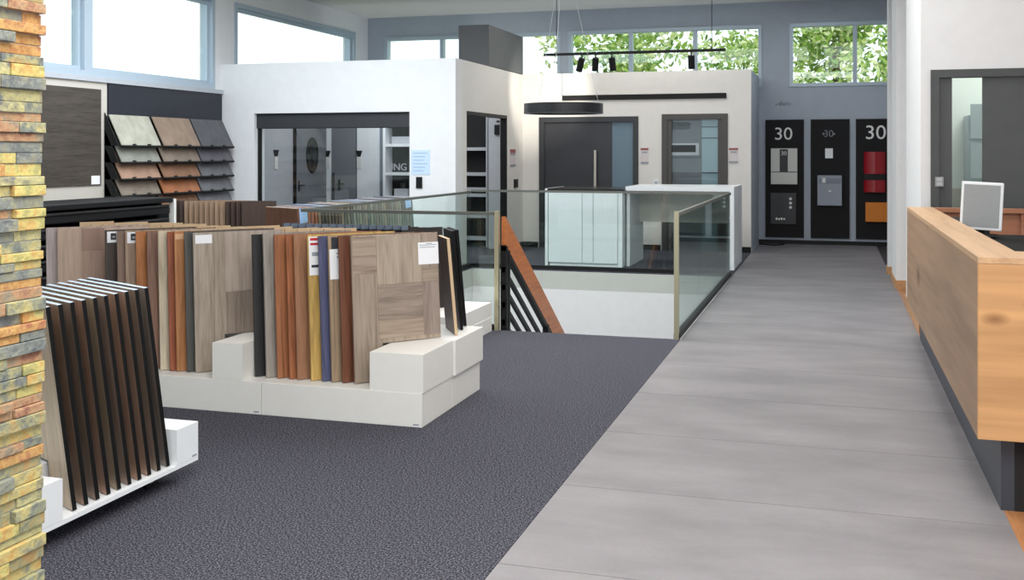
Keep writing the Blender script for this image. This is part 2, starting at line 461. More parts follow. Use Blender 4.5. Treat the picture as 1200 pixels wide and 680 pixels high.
g.box(SX - .3, SX - .012, .2, SE - .004, 0, HT, 8)
z = 0.0
while z < HT - .03:
    h = random.choice((.026, .031, .031, .036)); y = .2
    while y < SE:
        l = random.uniform(.08, .24)
        if y + l > SE - .07: l = SE - y
        p = random.choice((-.009, -.005, 0, .004, .009))
        g.box(SX - .02, SX + p, y + .0015, y + l - .0015, z + .001, min(HT, z + h) - .001, random.randrange(8))
        y += l
    z += h
struct('wall_pillar', g, stones + [LGREY], 'pillar clad in yellow, orange and grey split stone', bevel=.002)

# ================================================================ SAMPLE BOARDS
CREAM = plain('plywood_edge', (206, 178, 142), .6)
DARKE = plain('black_edge', (14, 14, 15), .6, spec=.2)
def board(label, group, loc, rz, lean, w, h, t, mats, foot=None, zn=.25, side=-1, name='sample_board', cat='sample board', extra=None):
    """local x: from the front edge inwards, z: up, visible face at y=0; side -1: body behind towards +y, +1: body towards -y"""
    if foot: pts = [(0, 0), (foot, 0), (foot, zn), (w, zn), (w, h), (0, h)]; ed = [1, 1, 1, 1, 2, 1]
    else: pts = [(0, 0), (w, 0), (w, h), (0, h)]; ed = [1, 1, 2, 1]
    g = G()
    a, b_ = (0, t) if side < 0 else (-t, 0)
    # prism along y: first cap lies at y=a, last at y=b
    g.prism(pts, 'y', a, b_, 0, mcap=(0, 3) if side < 0 else (3, 0), medge=ed)
    o = g.build(name, mats, loc=loc)
    o.rotation_euler = (lean, 0, rz)
    tag(o, label, cat, group)
    return o
def paper(parent, x0, x1, z0, z1, m=PAPER, name='paper_label', y=-.0015, label=None, marks=None):
    g = G(); mats = [m]
    g.box(x0, x1, y, 0 if y < 0 else y - .001, z0, z1, 0)
    for (a, b_, c, d, mm) in marks or ():
        if mm not in mats: mats.append(mm)
        g.box(x0 + (x1 - x0) * a, x0 + (x1 - x0) * b_, y - .0006, y, z0 + (z1 - z0) * c, z0 + (z1 - z0) * d, mats.index(mm))
    o = g.build(name, mats, parent, loc=(0, 0, 0))
    if label: o['label'] = label
    return o

# ---- the long white platform in the middle
PYF, PYB, PXR, PXL = 5.69, 6.74, -2.285, -5.5
PLZ, STZ = .2, .425
pl = empty('display_platform', (-3.9, 6.2, 0), 'long white stepped platform on the carpet, carrying many wood boards', 'display platform')
seam = rowX(306, PYF)
for (a, b_) in ((PXL, seam - .0015), (seam + .0015, PXR)):
    for (c, d) in ((PYF, 6.2 - .0015), (6.2 + .0015, PYB)):
        G().box(a, b_, c, d, 0, PLZ).build('base_box', LACQ, pl, bevel=.003)
RD = 6.09
front = [(PXR + .006, PYF + .004), (PXR + .006, 6.2), (PXL, 6.2), (PXL, PYF), (-5.2, PYF), (-5.2, RD), (-4.8, RD), (-4.8, PYF), (-4.63, PYF), (-4.63, RD),
         (-3.683, RD), (-3.683, PYF), (-3.47, PYF), (-3.47, RD), (-2.618, RD), (-2.618, PYF + .004)]
G().prism(front, 'z', PLZ + .001, STZ).build('upper_step', LACQ, pl)
G().box(PXL, PXR + .02, 6.203, PYB + .01, PLZ + .001, STZ).build('upper_step', LACQ, pl, bevel=.003)
for X in (PXR - .055, seam - .05):
    G().box(X, X + .035, PYF - .0015, PYF, .012, .02).build('maker_plate', INKG, pl)

RZM = math.radians(50); LEAN = math.radians(-4.3)
BFY = 5.80
GRP = 'wood sample boards along the front of the white platform'
spec = [
    (55, (186, 170, 166), 'pale mauve-grey wood board, nearest the stone pillar on the long platform', None),
    (68, (186, 156, 136), 'wide pinkish oak board with three strips, on the long white platform', 'pink'),
    (124, (70, 58, 52), 'espresso-dark board with white label, right of the wide pinkish board', 'lab'),
    (138, (140, 112, 94), 'plain mid-brown board between two boards with white labels', None),
    (147.5, (160, 132, 108), 'beige-brown board with small white label, left of the plain orange board', 'lab'),
    (160, (188, 112, 54), 'plain bright orange board in the left half of the platform', None),
    (173, (142, 102, 84), 'reddish-brown board between bright orange and cream boards', None),
    (186, (206, 190, 160), 'cream coloured wood board, palest and slimmest of the front row', None),
    (197, (164, 82, 50), 'brick-red wood board just right of the cream board', None),
    (205, (186, 118, 66), 'orange oak board with pale band near its top edge', 'band'),
    (217, (82, 82, 79), 'charcoal grey board just left of the wide greige board', None),
    (227, (178, 163, 144), 'wide greige oak board of two planks with white sticker, above the white block', 'greige'),
    (296, (46, 46, 47), 'black stained board at the left of the right-hand board group', None),
    (309, (158, 148, 138), 'grey-beige board between the black and the orange-brown boards', None),
    (322, (172, 100, 58), 'orange-brown board just right of the grey-beige board', None),
    (336, (172, 96, 54), 'narrowest reddish-orange board, between two orange-brown boards', None),
    (345, (166, 112, 76), 'warm brown board just left of the yellow board', None),
    (361, (212, 168, 80), 'yellow wood board with red and white label', 'yellow'),
    (374, (84, 88, 128), 'blue-violet board just right of the yellow board', None),
    (385, (162, 134, 104), 'light brown board with black and white label right of blue board', 'bw'),
    (397.5, (124, 70, 46), 'dark red-brown board beside the big parquet board', None),
    (412, (168, 148, 128), 'large greige parquet-pattern oak board with white note, front of the platform', 'parquet'),
]
for i, (px, rgb, lab, kind) in enumerate(spec):
    xt = rowX(px, 5.85)
    xb = xt + .051
    w, h = .6, .893
    fm = wood(rgb, .3, 'z', .45)
    em = wood(tuple(min(255, v * .92) for v in rgb), .15, 'z') 
    o = board(lab, GRP, (xb, BFY, PLZ + .004), RZM, LEAN, w, h + random.uniform(-.006, .006), .016, [fm, em, em, DARKE], foot=.19, zn=.226)
    if kind == 'lab': paper(o, .012, .075, h - .085, h - .012, marks=[(.35, .9, .25, .85, INK), (.5, .8, .4, .6, PAPER)])
    if kind == 'band': paper(o, 0.004, .1, h - .05, h - .015, m=plain('pale_band', (214, 170, 130), .6), name='paper_label')
    if kind == 'yellow':
        paper(o, .006, .1, h - .25, h - .012, marks=[(.1, .95, .9, .97, RED), (.1, .85, .78, .84, RED), (.15, .8, .2, .27, INK), (.2, .7, .5, .6, INKG)], label='white label with red print')
    if kind == 'bw':
        paper(o, .006, .1, h - .27, h - .085, marks=[(.5, .9, .82, .88, INKG), (.5, .9, .7, .76, INKG)])
        paper(o, .02, .1, h - .085, h - .012, m=INK, label='black upper label')
    if kind == 'greige':
        paper(o, .012, .12, h - .075, h - .02, y=-.005, label='white sticker')
        p1 = wood((168, 152, 134), .26, 'z'); p2 = wood((176, 158, 143), .26, 'z', fine=18); p3 = wood((146, 129, 115), .26, 'z')
        g = G(); g.box(.005, .186, -.002, 0, .004, h - .004, 0); g.box(.186, .2, -.002, 0, .229, h - .004, 0); g.box(.203, .597, -.002, 0, .5, h - .004, 1); g.box(.203, .597, -.002, 0, .229, .497, 2)
        g.build('plank_face', [p1, p2, p3], o, loc=(0, 0, 0))
    if kind == 'pink':
        p1 = wood((184, 156, 134), .16, 'z'); p2 = wood((172, 140, 122), .16, 'z'); p3 = wood((196, 168, 148), .16, 'z'); p4 = wood((158, 124, 108), .16, 'z')
        g = G(); g.box(.004, .15, -.002, 0, .004, h - .005, 0); g.box(.152, .3, -.002, 0, .25, h - .16, 1); g.box(.152, .3, -.002, 0, h - .158, h - .005, 3); g.box(.302, .597, -.002, 0, .25, h - .005, 2)
        g.build('plank_face', [p1, p2, p3, p4], o, loc=(0, 0, 0))
    if kind == 'parquet':
        v1 = wood((154, 136, 118), .26, 'z'); v2 = wood((166, 148, 128), .26, 'z'); h1 = wood((146, 128, 114), .34, 'x', knots=2.2, fine=20); h2 = wood((158, 138, 118), .3, 'x', fine=20); v3 = wood((148, 130, 118), .3, 'z', knots=3)
        g = G(); q = .0015
        c = [.004, .165, .48, .597]
        def cell(a, b_, z0, z1, m): g.box(a + q, b_ - q, -.003, 0, z0 + q, z1 - q, m)
        cell(c[0], c[1], h - .125, h - .004, 3); cell(c[0], c[1], h - .235, h - .125, 3); cell(c[0], c[1], .004, h - .235, 0)
        cell(c[1], c[2], h - .31, h - .004, 1); cell(c[1], c[2], .365, h - .31, 2); cell(c[1], c[2], .25, .365, 3)
        cell(c[2], c[3], h - .22, h - .004, 0); cell(c[2], c[3], h - .31, h - .22, 3); cell(c[2], c[3], .25, h - .31, 4)
        g.build('parquet_face', [v1, v2, h1, h2, v3], o, loc=(0, 0, 0))
        paper(o, .455, .6, h - .2, h - .06, y=-.006, marks=[(.08, .9, .86, .89, INKG), (.08, .85, .76, .79, INKG), (.4, .7, .92, .95, INKG)], label='white paper note')
# boards on the right end of the platform, seen from behind
backs = [((-2.325, 6.36), (70, 48, 40), 'board with brown back and light wooden edge, at platform right end', CREAM, .625),
         ((-2.36, 6.56), (38, 34, 32), 'dark board between the light-edged board and the outermost black board', DARKE, .66),
         ((-2.39, 6.715), (22, 21, 21), 'outermost black-backed board at the right rear corner of the platform', DARKE, .655)]
for (x, yy), rgb, lab, ed, hh in backs:
    board(lab, 'boards on the right end of the white platform', (x, yy, STZ + .003), math.radians(122), math.radians(-5), .3, hh, .02,
          [wood(rgb, .2, 'z'), ed, ed, DARKE], side=1)
# rear row, only the top edges show
for i in range(21):
    x = -5.15 + i * .1
    board('light-topped board in the hidden rear row of the long platform', 'rear row of boards on the long platform', (x, 6.66, STZ + .003), RZM + PI, math.radians(4), .24, .655 + random.uniform(-.012, .012), .018,
          [wood(random.choice([(150, 110, 80), (176, 150, 120), (120, 90, 70), (190, 160, 130)]), .2, 'z'), CREAM, CREAM, CREAM])

# ---- the near rack on castors
NX = -3.0
nr = empty('rolling_display_base', (-3.4, 3.9, 0), 'low white base on castors beside the stone pillar, carrying black-edged boards', 'display base')
G().box(-3.9, NX, 3.15, 4.51, .085, .105).build('base_plate', LACQ2, nr)
G().prism([(NX, 4.335), (NX, 4.51), (-3.9, 4.51), (-3.9, 3.15), (NX, 3.15), (NX, 3.555), (-3.22, 3.555), (-3.22, 4.335)], 'z', .106, .275).build('upper_step', LACQ2, nr)
G().box(NX, NX + .0015, 4.46, 4.495, .112, .12).build('maker_plate', INKG, nr)
for cx in (-3.12, -3.78):
    for cy in (3.3, 4.28):
        o = G().cyl((cx - .012, cy, .035), (cx + .012, cy, .035), .035, 20).build('castor', BLACK, nr)
        G().box(cx - .02, cx - .014, cy - .012, cy + .012, .03, .085).box(cx + .014, cx + .02, cy - .012, cy + .012, .03, .085).box(cx - .02, cx + .02, cy - .02, cy + .02, .079, .085).build('fork', STEEL, nr).parent = o
RZN = math.radians(153.8)
nb = [(170, 150, 124), (178, 138, 108), (160, 130, 108), (184, 138, 110), (176, 148, 116), (164, 134, 114), (184, 138, 110), (178, 136, 110), (160, 132, 110), (136, 120, 108)]
for i in range(10):
    yy = 3.649 + .0717 * i
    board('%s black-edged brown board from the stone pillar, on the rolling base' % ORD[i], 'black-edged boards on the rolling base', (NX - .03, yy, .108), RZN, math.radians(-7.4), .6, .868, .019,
          [wood(tuple(min(235, v * 1.16) for v in nb[i]), .22, 'z'), DARKE, SKYSHEEN, DARKE], foot=.19 if i < 9 else .06, zn=.18, side=1)

# ---- low platform in front of the stair glass with dark boards
lp = empty('display_platform', (-3.7, 8.5, 0), 'low white platform in front of the stair railing, behind the long platform', 'display platform')
G().box(-4.7, -2.93, 8.05, 8.98, 0, .13).build('base_box', LACQ, lp, bevel=.003)
G().box(-4.7, -2.935, 8.05, 8.975, .131, .26).build('upper_step', LACQ, lp, bevel=.003)
for i in range(16):
    x = -4.6 + i * .075
    o = board('dark board with pale clip on the low platform by the stair railing', 'dark boards in front of the stair railing', (x, 8.25, .263), RZM, math.radians(-4), .4, .695 + random.uniform(-.008, .008), .02,
              [wood((44, 38, 36), .2, 'z'), DARKE, DARKE, DARKE])
    G().box(.0, .06, -.006, .026, .685, .722, 0).build('clip', plain('clip_grey', (96, 108, 124), .4), o, loc=(0, 0, 0))

# ---- rack of thin boards beside the stairwell
rp = empty('display_platform', (-5.5, 11, 0), 'white platform left of the stairwell carrying a long row of thin boards', 'display platform')
G().box(-5.95, -5.03, 9.2, 12.9, 0, .2).build('base_box', LACQ, rp, bevel=.003)
pcol = [(130, 98, 72), (100, 76, 58), (150, 118, 88), (84, 68, 54), (140, 128, 98), (110, 80, 60), (126, 112, 84)]
PW = [wood(c, .25, 'z') for c in pcol]
rack = []
for i in range(40):
    yy = 9.42 + .0755 * i
    red = 1 <= i <= 5
    m = wood((172, 84, 44), .25, 'z') if red and i == 1 else (wood((120, 78, 58), .2, 'z') if i == 0 else PW[random.randrange(7)])
    if red and i > 1: m = rack[1].data.materials[0]
    lab = 'thin wood strip board in the long row left of the stairwell'
    if i == 0: lab = 'brown board facing out at the near end of the stairwell row'
    elif red: lab = 'orange-red thin board near the front end of the stairwell row'
    o = board(lab, 'thin boards in the row left of the stairwell', (-5.06, yy, .203), RZN, math.radians(-5), .55, .845 + random.uniform(-.01, .01), .026,
              [m, m, plain('dull_sky_sheen_edge', (122, 134, 154), .4) if i % 3 else plain('dull_tan_edge', (150, 128, 104), .5), DARKE], side=1)  # dull blue tops: reflected sky painted into the colour
    rack.append(o)
for k, z0, z1 in ((1, .7, .845), (37, .72, .825)):
    o = G().box(-.006, -.003, -.075, .03, z0, z1).build('card', PAPERB, rack[k], loc=(0, 0, 0)); o['label'] = 'blue card'
    G().box(-.003, 0, -.02, -.005, z0, z0 + .04).build('card_clip', BLACK, o, loc=(0, 0, 0))

# ---- boards standing by the left wall
bp_ = empty('display_platform', (-7.4, 11.6, 0), 'small white platform below the tile samples, carrying brown boards', 'display platform')
G().box(-8.1, -6.75, 11.3, 12.1, 0, .15).build('base_box', LACQ, bp_, bevel=.003)
for i in range(15):
    x = -8.0 + i * .074
    dark = i >= 11 or i < 3
    rgb = (66, 48, 40) if dark else (142, 110, 84)
    board(('dark brown' if dark else 'mid-brown') + ' tile board standing below the sloping tile samples', ('dark' if dark else 'mid-brown') + ' boards below the tile samples', (x, 11.42, .153), RZM, math.radians(-3), .45, .85, .02,
          [wood(rgb, .2, 'z'), CREAM if not dark else DARKE, CREAM, DARKE])

# ================================================================ LEFT WALL DISPLAYS
# black shelving with dark slabs
sx0, sx1, sy0, sy1 = -8.1, -7.38, 7.2, 10.62
su = empty('slab_rack', (-7.74, 8.9, 0), 'long black rack of dark slabs with white end post by left wall', 'rack')
G().box(sx0, sx1 + .01, sy0, sy1 - .04, 1.03, 1.09).build('top_slab', BLACK, su, bevel=.01)
for k in range(6):
    G().box(sx0, sx1 - .02, sy0, sy1 - .06, .12 + k * .155, .2 + k * .155).build('slab', BLACK, su, bevel=.012)
    G().cyl((sx1 - .02, sy0, .215 + k * .155), (sx1 - .02, sy1 - .1, .215 + k * .155), .018, 10).build('roller', BLACKM, su, smooth=True)
G().box(sx1 - .05, sx1 + .02, sy1 - .04, sy1, 0, 1.07).build('end_post', LACQ, su)
G().box(sx0, sx0 + .04, sy0, sy1 - .06, 0, 1.03).build('back_panel', BLACKM, su)
for yy in (sy0 + .05, sy1 - .2):
    G().box(sx0 + .05, sx1 - .1, yy, yy + .05, 0, 1.03).build('upright', BLACKM, su)
# beige board with a dark wood-look tile
b0 = onX(123, 180, LW)[0]
bd = empty('wall_board', (LW, 10.1, .95), 'beige wall board with one large dark wood-look tile', 'wall board')
G().box(LW, LW + .03, 8.6, b0, .95, 2.5).build('backing', plain('beige_board', (196, 190, 180), .7), bd)
t0, z0 = onX(117.5, 217, LW + .03); z1 = onX(117.5, 105, LW + .03)[1]
G().box(LW + .03, LW + .045, 8.9, t0, z0, z1).build('tile', wood((74, 66, 58), .35, 'y', .6), bd)
a = onX(107, 211, LW + .045); b_ = onX(117, 211, LW + .045)
G().box(LW + .045, LW + .047, a[0], b_[0], onX(112, 216, LW + .04)[1], onX(112, 206, LW + .04)[1]).build('label_card', PAPER, bd)
# sloping tile samples
tr = empty('tile_rack', (LW, 12.5, .75), 'black wall rack with sloping rows of tile samples', 'rack')
G().box(LW + .003, LW + .04, b0 + .02, WY - .02, .7, 2.52).build('back_panel', plain('rack_black', (34, 36, 46), .5, noise=.1, nscale=6), tr)
cols = [(11.25, 12.06), (12.13, 12.98), (13.02, 13.84)]
tcol = [[(168, 166, 152), (140, 120, 104), (84, 84, 88)], [(134, 134, 126), (126, 112, 100), (88, 86, 92)], [(158, 126, 106), (134, 98, 76), (96, 96, 100)],
        [(124, 112, 100), (156, 98, 64), (100, 100, 104)], [(120, 108, 96), (132, 96, 72), (108, 108, 114)]]
cn = [['pale greenish-grey', 'brown', 'dark grey'], ['dull grey-green', 'mottled brown-grey', 'charcoal grey'], ['tan', 'dark tan brown', 'mid-grey'],
      ['dull brown-grey', 'rust-brown', 'light slate grey'], ['grey-brown', 'chestnut', 'speckled grey']]
rowname = ['top row', 'second row', 'third row', 'fourth row', 'bottom row']
colname = ['left column', 'middle column', 'right column']
for r in range(5):
    zb = 1.70 - .213 * r
    for c in range(3):
        yy0, yy1 = cols[c]
        ln, an = .44, math.radians(27)
        g = G().box(0, .012, 0, yy1 - yy0, 0, ln)
        o = g.build('tile_sample', plain('tile_%d_%d' % (r, c), tcol[r][c], .55, noise=.16, nscale=7), loc=(LW + .27, yy0, zb))
        o.rotation_euler = (0, -an, 0)
        tag(o, '%s tile sample, %s of the sloping rack, %s' % (cn[r][c], rowname[r], colname[c]), 'tile sample', 'tile samples on the sloping wall rack')
        hb = G().box(-.012, .02, 0, yy1 - yy0, -.02, -.001)
        for q in (.3, .68): hb.box(.012, .026, q * (yy1 - yy0) - .03, q * (yy1 - yy0) + .03, -.02, .016)
        hb.build('holder_strip', BLACKM, o, loc=(0, 0, 0))
    for yy in (cols[0][0] - .03, cols[1][0] - .05, cols[2][0] - .03):
        G().prism([(LW + .04, zb + .42), (LW + .04, zb), (LW + .25, zb - .005)], 'y', yy, yy + .015).build('bracket', BLACKM, tr)

# ================================================================ ROOM BEHIND THE WIDE OPENING
gf = empty('glazed_partition', ((ox0 + ox1) / 2, WY + .12, 0), 'dark framed glazing in the wide wall opening with black roller box', 'glass partition')
G().box(ox0, ox1, WY + .06, WY + .24, 1.975, oz).build('roller_box', ANTH, gf, bevel=.01)
G().box(ox0, ox0 + .04, WY + .1, WY + .16, 0, 1.975).build('side_frame', BLACK, gf)
G().box(ox1 - .04, ox1, WY + .1, WY + .16, 0, 1.975).build('side_frame', BLACK, gf)
G().box(ox0 + .04, ox1 - .04, WY + .12, WY + .13, .02, 1.975).build('pane', GLASSO, gf)
g = G().box(LW, LW + .04, WY + .3, BY, 0, 2.96)
struct('wall_inner', g, LGREY, 'pale grey inner wall of the glazed room')
g = G().box(LW, SW - .12, BY - .03, BY, 0, 2.96)
struct('wall_inner_back', g, LGREY, 'pale grey rear wall of the glazed room')
# oval door on the left wall
y0 = onX(344, 200, LW + .04)[0]
od = empty('display_door', (LW + .05, (y0 + BY) / 2, 0), 'grey sample door with a dark oval window in the glazed room', 'door')
G().box(LW + .04, LW + .09, y0, BY - .06, 0, 2.1).build('door_leaf', MGREY, od, bevel=.004)
G().box(LW + .04, LW + .1, y0 - .02, y0, 0, 2.16).build('door_frame', BLACK, od)
yc, zc = (y0 + BY - .06) / 2 + .0, onX(362, 182, LW + .09)[1]
g = G(); n = 32
ov = [(yc + .2 * math.cos(2 * PI * k / n), zc + .3 * math.sin(2 * PI * k / n)) for k in range(n)]
g.prism(ov, 'x', LW + .088, LW + .1)
w_ = g.build('oval_window', plain('oval_glass', (44, 46, 50), .15), od)
g = G()
for k in range(n):
    a, b_ = 2 * PI * k / n, 2 * PI * (k + 1) / n
    g.cyl((LW + .1, yc + .2 * math.cos(a), zc + .3 * math.sin(a)), (LW + .1, yc + .2 * math.cos(b_), zc + .3 * math.sin(b_)), .016, 8)
for s in (-1, 1): 
    for k in range(10):
        z_a = zc - .25 + .05 * k
        f1 = lambda zz: yc + s * (.05 + .06 * math.sin((zz - zc) * 9))
        g.cyl((LW + .1, f1(z_a), z_a), (LW + .1, f1(z_a + .05), z_a + .05), .012, 6)
g.build('oval_rim', BLACK, od)
def lever(parent, x, yv, z, axis):
    g = G()
    if axis == 'x':
        g.box(x, x + .01, yv - .02, yv + .02, z - .1, z + .08); g.cyl((x, yv, z), (x + .05, yv, z), .01, 8); g.cyl((x + .05, yv, z), (x + .05, yv + .12, z), .01, 8)
    else:
        g.box(x - .02, x + .02, yv - .01, yv, z - .12, z + .08); g.cyl((x, yv, z), (x, yv - .05, z), .01, 8); g.cyl((x, yv - .05, z), (x + .12, yv - .05, z), .01, 8)
    g.build('door_handle', BLACK, parent)
lever(od, LW + .09, y0 + .09, 1.05, 'x')
# rear wall: grey door, white panel, glass cupboard
IB = BY - .03
X = lambda px: rowX(px, IB)
gd = empty('display_door', ((X(391) + X(418)) / 2, IB, 0), 'narrow dark grey sample door beside white panels in the glazed room', 'door')
G().box(X(391), X(418), IB - .05, IB - .002, 0, 2.1).build('door_leaf', MGREY, gd, bevel=.004)
lever(gd, X(399), IB - .05, 1.05, 'y')
G().box(X(391) + .01, X(391) + .04, IB - .08, IB - .051, .6, 1.25).build('pull_bar', BLACK, gd)
for (a, b_, lab) in ((379, 389, 'white sample panel between the two grey doors in the glazed room'), (419.5, 446, 'wide white sample panel right of the dark grey door')):
    single('door_panel', G().box(X(a), X(b_), IB - .04, IB - .002, 0, 2.12), LACQ2, ((X(a) + X(b_)) / 2, IB - .02, 0), lab, 'panel', bevel=.004)
def handle_sign(px, py, lab, plane):
    if plane == 'L':
        yy, zz = onX(px, py, LW + .04); base = (LW + .04, yy, zz)
        g = G().prism([(yy - .08, zz + .16), (yy + .08, zz + .16), (yy + .03, zz + .05), (yy - .03, zz + .05)], 'x', LW + .04, LW + .06, 0)
        g.box(LW + .04, LW + .055, yy - .05, yy + .05, zz - .16, zz + .05, 1)
    else:
        xx, zz = onY(px, py, IB - .04); base = (xx, IB - .04, zz)
        g = G().prism([(xx - .06, zz + .16), (xx + .06, zz + .16), (xx + .025, zz + .05), (xx - .025, zz + .05)], 'y', IB - .06, IB - .04, 0)
        g.box(xx - .04, xx + .04, IB - .055, IB - .04, zz - .16, zz + .05, 1)
    single('handle_sample', g, [BLACK, SIGNW], base, lab, 'door handle sample')
handle_sign(323, 187, 'black handle sample on the bare left wall of the glazed room', 'L')
handle_sign(384, 187, 'black handle sample between oval door and dark grey door', 'B')
handle_sign(421, 187, 'black handle sample right of the dark grey door', 'B')
# cupboard with dark shelves and letters
cb = empty('glass_cupboard', ((X(449) + X(484)) / 2, IB - .2, 0), 'dark shelves with white letters behind white frame, right end of glazed room', 'cupboard')
c0, c1 = X(461), X(492)
G().box(c0, c1, IB - .05, IB, 0, 2.14).build('back_panel', BLACKM, cb)
G().box(c0 - .05, c0, IB - .35, IB, 0, 2.14).build('side_frame', LACQ2, cb)
for z in (.35, .8, 1.22, 1.72, 2.08):
    G().box(c0, c1, IB - .34, IB - .05, z, z + .05).build('shelf', LACQ2, cb)
G().box(c0 + .05, c1 - .1, IB - .2, IB - .1, 1.77, 1.9).build('sample_box', LGREY, cb)
G().box(c0 + .1, c1 - .15, IB - .2, IB - .1, .85, .98).build('sample_box', LGREY, cb)
text('lettering', 'UNG', .17, LGREY, cb, ((X(467) + X(480)) / 2 + .02, IB - .36, 1.36), ext=.006)
for (a, b_) in ((447.5, 450), (453, 458)):
    G().box(X(a), X(b_), IB - .08, IB, 0, 2.14).build('glass_post', plain('blue_grey_post', (120, 132, 148), .4), cb)
# dark shelves and grey door leaf seen through the tall opening
sh = empty('sample_shelf', (-6.1, BY - .3, 0), 'tall dark shelf unit seen through the tall opening', 'shelf unit')
a0, a1 = rowX(546, 17.0) - .3, rowX(570.5, 17.0)
G().box(a0, a1, BY - .09, BY - .04, 0, 2.3).build('back_panel', BLACKM, sh)
for z in (.12, .5, .86, .96, 1.22, 1.65):
    G().box(a0, a1, 16.95, BY - .09, z, z + .055).build('shelf', LGREY, sh)
G().box(a1, a1 + .03, 16.95, BY - .04, 0, 2.3).build('side_panel', LGREY, sh)
dl = empty('display_door', (-5.5, 16.7, 0), 'pale grey door leaf with black closer in the tall opening', 'door')
e0, e1 = rowX(572.5, 16.75), rowX(594, 16.75)
G().box(e0, SW - .135, 16.75, 16.8, 0, 2.2).build('door_leaf', LGREY, dl)
xx, zz = onY(583, 152, 16.74)
G().box(xx - .04, xx + .04, 16.69, 16.75, zz - .09, zz + .08).build('door_closer', BLACK, dl)
G().box(xx, xx + .13, 16.68, 16.72, zz + .12, zz + .15).build('closer_arm', BLACK, dl)
fr = G(); fr.box(SW - .1, SW + .005, ty1 - .045, ty1, 0, 2.22); fr.box(SW - .1, SW + .005, ty0, ty1 - .045, 2.17, 2.22)
struct('trim_4', fr, BLACK, 'black frame of the tall opening')

# ================================================================ OFFICE DOORS AND WALL SIGNS
def office_door(n, x0, x1, zt):
    f = G(); t = .09
    f.box(x0, x0 + t, BY - .02, BY + .1, 0, zt); f.box(x1 - t, x1, BY - .02, BY + .1, 0, zt); f.box(x0 + t, x1 - t, BY - .02, BY + .1, zt - t, zt)
    return f
f = office_door(1, *dx[0]); o = struct('door_1', f, ANTH, 'wide dark entrance door with long steel bar handle')
x0, x1, zt = dx[0]
xg = rowX(717, BY)
G().box(x0 + .09, xg, BY + .02, BY + .08, 0, zt - .09).build('door_leaf', plain('door_charcoal', (52, 53, 58), .42, noise=.12, nscale=5), o)
G().box(xg, x1 - .09, BY + .03, BY + .045, .05, zt - .09).build('side_pane', plain('blue_grey_glass', (112, 132, 146), .12), o)
G().box(xg, x1 - .09, BY + .05, BY + .08, 0, zt - .09).build('side_panel', ANTH, o)
hx = rowX(697.5, BY - .05)
hd = G(); hd.cyl((hx, BY - .06, .55), (hx, BY - .06, onY(697, 176, BY)[1]), .022, 12)
hd.cyl((hx, BY - .06, .7), (hx, BY + .02, .7), .012, 8); hd.cyl((hx, BY - .06, 1.55), (hx, BY + .02, 1.55), .012, 8)
hd.build('bar_handle', plain('handle_steel', (206, 200, 190), .35, metal=.3), o)
x0, x1, zt = dx[1]
f = office_door(2, x0, x1, zt); f.box(x0 + .09, x0 + .16, BY, BY + .1, 0, zt - .09); f.box(x1 - .16, x1 - .09, BY, BY + .1, 0, zt - .09)
o = struct('door_2', f, plain('door_frame_brown', (72, 70, 68), .5), 'dark framed glass door with a letter slot panel')
a, b_ = x0 + .16, x1 - .16
xm = rowX(822, BY)
G().box(a, xm, BY + .06, BY + .09, 0, zt - .09).build('door_leaf', plain('leaf_slate', (98, 104, 110), .35), o)
G().box(xm, b_, BY + .06, BY + .09, 0, zt - .09).build('side_pane', plain('pale_blue_glass', (136, 160, 170), .15), o)
G().box(a, b_, BY + .03, BY + .04, 0, zt - .09).build('pane', GLASSR, o)
sa, sb = onY(784, 168, BY + .05), onY(819, 182, BY + .05)
sl = G(); sl.box(sa[0], sb[0], BY + .042, BY + .06, sb[1], sa[1])
slo = sl.build('slot_frame', LGREY, o)
G().box(sa[0] + .05, sb[0] - .05, BY + .036, BY + .042, sb[1] + .05, sa[1] - .03).build('letter_slot', BLACKM, o)
tg = G()
for py in (149, 162, 203, 222): 
    zz = onY(835, py, BY)[1]; tg.box(xm, b_, BY + .05, BY + .06, zz, zz + .012)
for py in (185, 232): 
    zz = onY(800, py, BY)[1]; tg.box(a, xm, BY + .05, BY + .06, zz, zz + .014)
tg.build('glazing_bar', ANTH, o)
def card(px0, px1, py0, py1, lab, plane='Y', P=BY, red=True, mat=None):
    if plane == 'Y':
        (a, z1), (b_, z0) = onY(px0, py0, P), onY(px1, py1, P)
        g = G().box(a, b_, P - .008, P, z0, z1, 0); h = z1 - z0
        if red:
            g.box(a, b_, P - .011, P - .008, z1 - h * .16, z1 - h * .03, 1); g.box(a + .02, b_ - .02, P - .011, P - .008, z1 - h * .34, z1 - h * .24, 2)
            g.box(a, b_, P - .011, P - .008, z0, z0 + h * .12, 3)
        base = ((a + b_) / 2, P - .004, z0)
    else:
        (a, z1), (b_, z0) = onX(px0, py0, P), onX(px1, py1, P)
        g = G().box(P, P + .008, a, b_, z0, z1, 0); h = z1 - z0
        if red:
            g.box(P + .008, P + .011, a, b_, z1 - h * .22, z1, 1); g.box(P + .008, P + .011, a + .02, b_ - .02, z1 - h * .34, z1 - h * .24, 2); g.box(P + .008, P + .011, a, b_, z0, z0 + h * .12, 3)
        base = (P + .004, (a + b_) / 2, z0)
    single('wall_sign', g, [mat or plain('card_pinkish', (214, 206, 206), .8), plain('dull_red', (150, 84, 84), .7), INKG, INKG], base, lab, 'sign')
card(751, 760, 173, 192, 'red and white info card between the two office doors')
card(854.5, 865, 173, 191, 'red and white info card right of the glass office door')
card(597, 603.5, 175, 195, 'red and white info card beside the tall opening', 'X', SW)
bw_ = onY(482, 176, WY), onY(504, 205, WY)
g = G().box(bw_[0][0], bw_[1][0], WY - .006, WY, bw_[1][1], bw_[0][1], 0)
